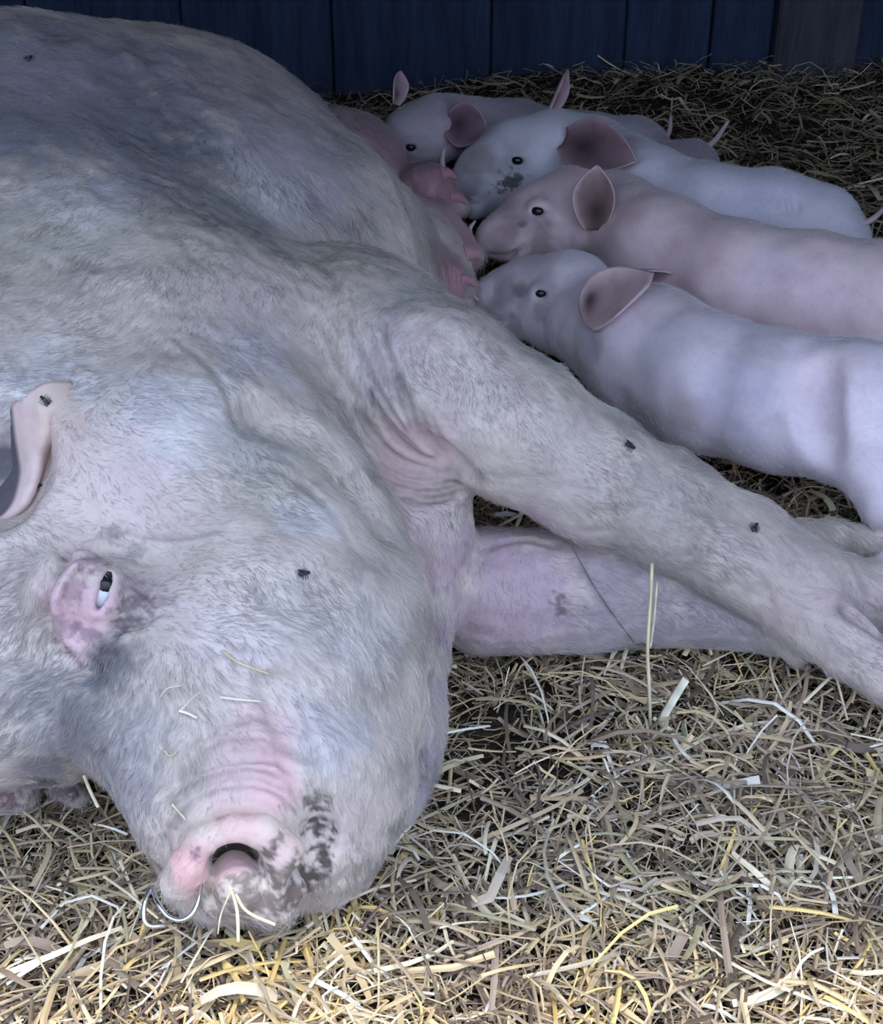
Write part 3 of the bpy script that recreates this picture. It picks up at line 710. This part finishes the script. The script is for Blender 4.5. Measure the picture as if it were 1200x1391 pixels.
# ------------------------------------------------------------------ PIGLETS
def piglet(label, chain, headc, extra, legs, eyes, ears, tail, blobs_, base=(.80, .70, .76), nose=None, mouth=None, h=.0033, grooves=()):
    G_ = Field()
    G_.chain([PB(*c) for c in chain], k=.02)
    for hc_ in headc: G_.chain([PB(*c) for c in hc_], k=.014)
    for ex in extra: G_.chain([PB(*c) for c in ex], k=.015)
    for lg in legs: G_.chain([(np.array(p, float), r) for p, r in lg], k=.015)
    gl = []
    def gr(pts, r, k):
        P = catmull([G_.hit(u, v) for u, v in pts], len(pts) * 3); rr = r * np.sin(np.linspace(.25, math.pi - .25, len(P))) ** .5
        gl.append(([(p, q) for p, q in zip(P, rr)], k))
    for g in grooves: gr(*g)
    if mouth: gr(mouth, .0048, .002)
    for g, k in gl: G_.chain(g, k=k, sub=True)
    ev = []
    for (u, v, r) in eyes:
        p = G_.hit(u, v); d = unit(p - CAM); rr = r * depth(p) / FPX
        G_.ball(p + d * rr * 1.5, rr * 1.9, .006); G_.ell(p - d * rr * .3, [d, unit(np.cross(d, (0, 0, 1))) * 1.0 + np.array([0, 0, .15]), np.cross(d, unit(np.cross(d, (0, 0, 1))))], (rr * 1.1, rr * 1.1, rr * .62), .0015, True)
        ev.append((p + d * rr * .80, rr * 1.05))
    lo = np.full(3, 9.); hi = -lo
    for op in G_.ops:
        if op[-1]: continue
        a, b = G_.box(op, .012); lo = np.minimum(lo, a); hi = np.maximum(hi, b)
    V, Q = surface_net(G_, lo, hi, h, smooth=2)
    V = V + vnormals(V, Q) * (.0007 * wob(V, 20))[:, None]
    bl = []
    for (u, v, r, col, st) in blobs_:
        p = G_.hit(u, v); bl.append((p, r * depth(p) / FPX, col, st))
    C = paint(V, base, bl)
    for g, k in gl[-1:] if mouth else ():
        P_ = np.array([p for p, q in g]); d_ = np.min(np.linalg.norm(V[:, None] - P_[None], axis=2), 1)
        C *= (1 - .65 * np.exp(-(d_ / .0035) ** 2))[:, None]  # mouth line painted dark where the shallow groove shows too little shade
    ctr_ = V.mean(0); root = empty('piglet', (ctr_[0], ctr_[1], 0)); tag(root, label, 'piglet', 'piglets suckling beside the sow')
    bo = mesh_obj('body', V, Q, M_pig, root, C)
    for p, rr in ev:
        A, Bq = uv_ball(p, rr, nu=14, nv=8); mesh_obj('eye', A, Bq, M_eye, root)
    for e in ears:
        if 'grid' in e:
            d0 = depth(G_.hit(800, 420)); g_ = np.array([[at_t(a_, b_, d0 + c_) for a_, b_, c_ in r_] for r_ in e['grid']])
            q1 = np.array([catmull(r_, 24) for r_ in g_]); q2 = np.stack([catmull(q1[:, c_], 24) for c_ in range(24)], 1)
            sx, sy = np.meshgrid(np.linspace(-1, 1, 24), np.linspace(-1, 1, 24)); rim_ = np.clip(np.maximum(np.abs(sx), np.abs(sy)) ** 5, 0, 1)[..., None]
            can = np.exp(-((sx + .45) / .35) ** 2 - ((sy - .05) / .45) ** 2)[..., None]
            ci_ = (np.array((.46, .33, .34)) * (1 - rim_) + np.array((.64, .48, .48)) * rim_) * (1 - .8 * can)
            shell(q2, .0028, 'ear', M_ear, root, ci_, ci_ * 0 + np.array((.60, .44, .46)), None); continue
        b0 = G_.hit(*e['b']); b0 = b0 + unit(b0 - CAM) * e.get('sink', .006)
        t0 = at_t(e['t'][0], e['t'][1], depth(b0) + e['t'][2])
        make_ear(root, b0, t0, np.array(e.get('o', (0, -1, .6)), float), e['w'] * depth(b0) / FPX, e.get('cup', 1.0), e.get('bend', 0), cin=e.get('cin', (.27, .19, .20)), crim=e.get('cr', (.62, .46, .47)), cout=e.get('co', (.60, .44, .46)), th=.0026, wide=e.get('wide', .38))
    if tail:
        P = catmull([at_z(u, v, z) for u, v, z in tail[0]], 18); V2, Q2 = tube(P, np.linspace(tail[1], tail[1] * .4, 18), 8)
        mesh_obj('tail', V2, Q2, M_pig, root, np.tile((.58, .42, .46), (len(V2), 1)))
    if nose:
        P = catmull([at_t(u, v, depth(G_.hit(nose[-1][0], nose[-1][1])) + d) for u, v, d in nose[:-1]], 16)
        V2, Q2 = tube(P, .0042 * np.sin(np.linspace(.35, math.pi - .35, 16)), 8, .8); mesh_obj('snout_rim', V2, Q2, M_pig, root, np.tile((.66, .48, .50), (len(V2), 1)))
    # a fine down of short pale hairs
    Nn = vnormals(V, Q)
    def fl(P, N):
        D = np.tile(np.array([.8, -.25, -.35]), (len(P), 1)); D -= N * (D * N).sum(1)[:, None]; return D / (np.linalg.norm(D, axis=1)[:, None] + 1e-9)
    fur('down', V, Q, Nn, C, bo, 14000, lambda P: np.full(len(P), .006), .00009, .25, lambda P, N: ((N * (CAM - P)).sum(1) > -.2) * 1.0 + 1e-6,
        lambda P, r, K: (K * .5 + .38) * r.uniform(.8, 1.1, (len(P), 1)), fl, 31, M_hair)
    return G_
def foot(u, v, r): p = at_z(u, v, .012); return (p, r)
def legpts(top, mid, ft):
    return [top, mid, (np.array([ft[0], ft[1], .02]), .016), (np.array([ft[0] - .012, ft[1] - .006, .012]), .014)]
DIRT = (.20, .18, .19)
# nearest piglet
hip = PB(1190, 560, .16, 85)
P1 = piglet('pale piglet nearest the sow\'s raised foreleg, with a wide open ear',
    [(800, 440, .135, 62), (880, 478, .135, 88), (960, 520, .135, 90), (1060, 545, .140, 92), (1160, 560, .150, 96), (1250, 580, .150, 92)],
    [[(772, 408, .14, 68), (715, 402, .13, 50), (682, 402, .125, 33), (668, 404, .125, 27)], [(750, 432, .125, 48), (700, 428, .12, 26), (684, 424, .12, 18)]],
    [[(1180, 590, .14, 74), (1200, 680, .09, 38)]],
    [[PB(870, 520, .10, 50), PB(905, 590, .06, 30), (at_z(930, 650, .02), .016), (at_z(925, 655, .01), .015)],
     [PB(1190, 610, .12, 60), PB(1208, 690, .07, 30), (at_z(1200, 745, .03), .018), (at_z(1190, 752, .012), .017)],
     [PB(1250, 560, .12, 60), PB(1280, 620, .06, 26), (at_z(1275, 670, .012), .016)]],
    [(735, 399, 9)],
    [dict(grid=[[(793, 388, -.016), (812, 370, -.024), (845, 362, -.030), (889, 371, -.040)],
                [(787, 405, -.016), (808, 394, -.022), (838, 390, -.036), (882, 388, -.066)],
                [(789, 426, -.020), (806, 418, -.030), (830, 414, -.046), (862, 408, -.070)],
                [(799, 444, -.032), (808, 449, -.044), (822, 442, -.056), (838, 429, -.068)]]),
     dict(b=(850, 368), t=(915, 372, -.01), w=24, cup=.9, o=(0, -.7, -.6), wide=.5)],
    None,
    [(690, 400, 34, (.42, .32, .36), .6), (705, 395, 16, (.20, .15, .16), .6), (735, 425, 20, (.34, .28, .34), .6), (800, 470, 30, (.50, .44, .54), .6), (900, 470, 50, (.70, .66, .74), .5), (1020, 500, 60, (.34, .31, .36), .35), (740, 385, 22, (.38, .33, .37), .5), (700, 440, 18, (.34, .26, .34), .6), (1000, 540, 80, (.74, .68, .82), .5), (930, 560, 40, (.60, .46, .50), .5), (1120, 500, 60, (.78, .62, .66), .5), (900, 410, 60, (.64, .52, .55), .6), (760, 440, 40, (.80, .72, .80), .4)],
    nose=[(640, 372, -.035), (634, 384, -.038), (640, 398, -.038), (650, 408, -.03), (680, 402)],
    mouth=[(660, 428), (678, 434), (694, 428)],
    grooves=[([(1115, 500), (1110, 560), (1120, 620)], .004, .035), ([(720, 384), (740, 382), (755, 392)], .0015, .004)])
# second piglet
P2 = piglet('pinkish piglet second from the foreleg, upright leaf-shaped ear, dirt under its eye',
    [(835, 290, .15, 58), (900, 340, .145, 72), (1000, 384, .14, 80), (1100, 402, .14, 84), (1210, 420, .14, 88), (1300, 430, .14, 80)],
    [[(775, 288, .15, 62), (725, 300, .14, 46), (690, 318, .135, 32), (672, 324, .135, 27)], [(745, 318, .135, 44), (700, 335, .13, 24)]],
    [],
    [[PB(900, 380, .10, 45), PB(915, 430, .05, 26), (at_z(925, 470, .015), .015)], [PB(1230, 450, .10, 60), PB(1250, 520, .05, 28), (at_z(1250, 560, .015), .016)]],
    [(731, 287, 10)],
    [dict(b=(808, 312), t=(812, 222, -.045), w=29, sink=-.006, cup=1.15, o=(-.35, -1, .2), cin=(.22, .14, .14), cr=(.66, .48, .46), wide=.55)],
    None,
    [(735, 328, 36, (.26, .20, .19), .8), (710, 305, 10, (.2, .15, .16), .8), (700, 285, 30, (.50, .38, .40), .5), (690, 320, 34, (.42, .29, .31), .7), (950, 340, 90, (.74, .54, .55), .6), (1050, 370, 60, (.82, .66, .76), .5), (1130, 420, 60, (.78, .58, .64), .5), (860, 280, 40, (.70, .50, .52), .5), (770, 330, 20, (.40, .34, .38), .5)],
    base=(.84, .66, .68),
    nose=[(646, 300, -.032), (638, 312, -.036), (643, 328, -.036), (656, 338, -.03), (680, 322)],
    mouth=[(664, 345), (684, 350), (706, 338)])
# third piglet
P3 = piglet('third piglet with mud-smeared muzzle, one thin ear sticking straight up and pale white back',
    [(800, 215, .16, 58), (880, 255, .15, 55), (960, 290, .135, 64), (1050, 298, .135, 64), (1110, 312, .13, 58), (1135, 330, .12, 48)],
    [[(755, 208, .165, 58), (700, 222, .15, 56), (660, 240, .135, 42), (640, 252, .13, 32)], [(720, 240, .14, 46), (665, 262, .12, 28), (645, 282, .115, 17)]],
    [],
    [[PB(900, 290, .10, 40), PB(905, 330, .05, 24), (at_z(905, 360, .012), .014)], [PB(1110, 330, .10, 46), PB(1130, 370, .05, 22), (at_z(1130, 400, .012), .014)]],
    [(703, 218, 9)],
    [dict(b=(745, 152), t=(773, 93, .02), w=17, cup=1.2, o=(1, -.1, .3), cin=(.45, .3, .32), wide=.6),
     dict(b=(768, 190), t=(868, 220, -.095), w=36, sink=-.008, cup=.9, o=(0, -1, .5), cin=(.24, .15, .17), cr=(.52, .36, .40), wide=.4)],
    ([(1140, 300, .14), (1165, 305, .15), (1185, 298, .16), (1205, 280, .17)], .007),
    [(695, 248, 17, (.07, .06, .07), .95), (650, 220, 34, (.36, .33, .33), .7), (640, 255, 30, (.30, .24, .26), .7), (700, 215, 28, (.36, .34, .38), .5), (840, 200, 50, (.52, .38, .44), .6), (1020, 280, 90, (.76, .74, .88), .5)],
    base=(.74, .71, .79), nose=[(604, 200, -.03), (601, 220, -.034), (606, 240, -.034), (616, 256, -.03), (640, 245)], mouth=[(622, 275), (645, 272), (665, 262)],
    grooves=[([(1060, 262), (1068, 290)], .0015, .008), ([(1078, 265), (1084, 292)], .0015, .008)])
# farthest head
P5 = piglet('farthest piglet peering over the udder, one ear upright against the dark wall, rump showing behind',
    [(600, 170, .17, 42), (700, 185, .14, 46), (800, 205, .11, 48), (860, 208, .10, 46), (872, 216, .095, 44)],
    [[(588, 178, .17, 46), (560, 188, .16, 40), (548, 205, .14, 32)]],
    [],
    [[PB(870, 225, .08, 36), (at_z(880, 262, .012), .014)], [PB(700, 215, .10, 34), (at_z(705, 260, .012), .014)]],
    [(558, 200, 8)],
    [dict(b=(536, 142), t=(545, 95, .0), w=14, cup=1.2, o=(.6, -.6, .2), cin=(.4, .26, .3), wide=.6),
     dict(b=(608, 165), t=(665, 178, -.02), w=30, cup=.9, o=(0, -1, .4), cin=(.20, .12, .15), cr=(.42, .28, .34), wide=.45)],
    ([(890, 196, .12), (908, 182, .135), (912, 158, .16)], .0065),
    [(560, 200, 24, (.34, .27, .32), .6), (620, 170, 30, (.42, .28, .34), .6), (850, 190, 40, (.56, .54, .62), .5)],
    base=(.54, .46, .52))
P6 = piglet('dim pink piglet rump with a raised straight tail, mostly hidden behind the others',
    [(800, 240, .115, 38), (880, 235, .115, 38), (940, 228, .115, 38)],
    [[(800, 240, .115, 36), (750, 245, .11, 26)]], [],
    [[PB(945, 240, .10, 30), (at_z(950, 270, .012), .013)], [PB(840, 250, .10, 30), (at_z(840, 290, .012), .013)]],
    [], [], ([(952, 205, .14), (972, 190, .155), (990, 164, .18)], .0065), [], base=(.44, .35, .41))

# ------------------------------------------------------------------ flies
EARG = t2.reshape(-1, 3); EU, EV = project(EARG)
def fly(u, v, ang, label, s=1.0, ear=False):
    p = F.hit(u, v); n = F.normal(p)
    if ear:
        q = EARG[np.argmin((EU - u) ** 2 + (EV - v) ** 2)]; p = q + unit(CAM - q) * .003; n = unit(CAM - q)
    vd_ = unit(p - CAM)
    r0 = unit(np.array([1, 0, 0]) - n * n[0]); r1 = np.cross(n, r0)
    a = r0 * math.cos(ang) + r1 * math.sin(ang); b = np.cross(n, a); s *= .0037
    e = empty('fly', p); tag(e, label, 'fly', 'flies settled on the sow'); c = p + n * s * .55
    V, Q = join([uv_ball(c - a * s * .6, (s * .85, s * .55, s * .5), [a, b, n], 12, 8), uv_ball(c + a * s * .45, (s * .5, s * .45, s * .42), [a, b, n], 12, 8)])
    mesh_obj('body', V, Q, M_fly, e)
    V, Q = uv_ball(c + a * s * 1.05, (s * .28, s * .42, s * .3), [a, b, n], 10, 6); mesh_obj('head', V, Q, M_fly, e)
    for sg in (1, -1):
        d = unit(-a + b * sg * .45); V, Q = uv_ball(c + n * s * .35 + d * s * .9 + a * s * .3, (s * 1.0, s * .38, s * .04), [d, np.cross(n, d), n], 10, 6); mesh_obj('wing', V, Q, M_wing, e)
        for k in (-.5, .1, .6):
            q0 = c + a * s * k; q1 = q0 + b * sg * s * .8 + n * s * .2; q2 = q0 + b * sg * s * 1.3 - n * s * .5
            V, Q = tube([q0, q1, q2], s * .07, 4); mesh_obj('leg', V, Q, M_fly, e)
fly(60, 542, 2.4, 'black fly on the pale flap of the sow\'s ear', 1.0, True)
fly(50, 660, .2, 'black fly beside the rim at the base of the sow\'s ear', 1.0, True)
fly(413, 780, .3, 'black fly on the sow\'s broad cheek', 1.0)
fly(855, 607, -.2, 'black fly high on the sow\'s raised foreleg', 1.15)
fly(1025, 717, 1.0, 'black fly near the hoof of the sow\'s raised foreleg', 1.1)
fly(40, 82, 1.2, 'dark fly far off on the sow\'s flank', 1.2)

# ------------------------------------------------------------------ single straws one can pick out
def straw_piece(pts, wpx, col, label, name='straw', flat=.5, group=None):
    P = catmull(pts, 14); t = depth(P[0]); V, Q = tube(P, wpx * t / FPX / 2, 6, flat)
    C = np.tile(col, (len(V), 1)) * (1 + .15 * np.sin(V[:, 2:3] * 400)); o = mesh_obj(name, V, Q, M_straw, None, C); tag(o, label, 'straw', group)
    return o
gp = at_z(884, 990, .0); tt = depth(gp)
straw_piece([at_t(884, 992, tt), at_t(882, 930, tt - .01), at_t(880, 880, tt - .02), at_t(884, 815, tt - .025), at_t(886, 765, tt - .03)], 10, (.66, .58, .36), 'tall straw stalk standing upright before the lower foreleg', 'straw_stalk')
straw_piece([at_t(884, 880, tt - .02), at_t(889, 840, tt - .028), at_t(893, 790, tt - .03)], 6, (.62, .55, .38), 'thin straw sheath splitting off the upright stalk', 'straw')
straw_piece([at_t(896, 985, tt - .01), at_t(912, 955, tt - .015), at_t(932, 922, tt - .02)], 14, (.74, .70, .52), 'short broad pale straw leaning right of the upright stalk', 'straw', .25)
def on_sow(px, lift=.0045):
    out = []
    for u, v in px:
        p = F.hit(u, v); out.append(p + F.normal(p) * lift)
    return out
for k, (px, wd_, col, lb) in enumerate([
    ([(243, 966), (255, 970), (268, 977)], 5, (.80, .78, .66), 'short bright straw bit lying on the sow\'s face above the snout'),
    ([(305, 886), (325, 900), (368, 912)], 4, (.66, .54, .34), 'curved golden straw on the sow\'s cheek'),
    ([(298, 948), (325, 951), (350, 955)], 4, (.74, .72, .62), 'thin pale straw near the top of the pink snout patch'),
    ([(246, 965), (258, 952), (272, 940)], 3, (.66, .60, .48), 'thin straw slanting up on the sow\'s face'),
    ([(218, 948), (228, 936), (248, 932)], 3, (.60, .52, .42), 'fine hooked straw left on the sow\'s face'),
    ([(120, 1048), (128, 1068), (140, 1092)], 5, (.62, .54, .36), 'curled straw caught on the sow\'s dark brow'),
    ([(236, 1092), (246, 1104), (255, 1112)], 4, (.64, .56, .40), 'straw bit stuck beside the snout wrinkles'),
    ([(226, 1020), (234, 1028), (243, 1022)], 4, (.56, .50, .30), 'green-brown straw bit left of the snout patch'),
    ([(775, 728), (790, 770), (815, 810), (860, 868)], 3, (.16, .13, .12), 'thin dark stem lying across the sow\'s lower foreleg')]):
    straw_piece(on_sow(px), wd_, col, lb, 'straw' if k < 8 else 'stem', .5, 'straw bits on the sow' if k < 8 else None)
nz = depth(nb)
for px, lb in (([(296, 1268), (301, 1240), (316, 1205)], 'bent straw leaning on the nostril'), ([(312, 1203), (322, 1236), (324, 1280)], 'straw crossing in front of the muddy nose'),
               ([(320, 1214), (336, 1238), (374, 1256)], 'slanting straw before the muddy nose')):
    straw_piece([at_t(u, v, nz - .035 - .004 * i_) for i_, (u, v) in enumerate(px)], 5, (.74, .66, .42), lb, 'straw', .5, 'straws against the nose')
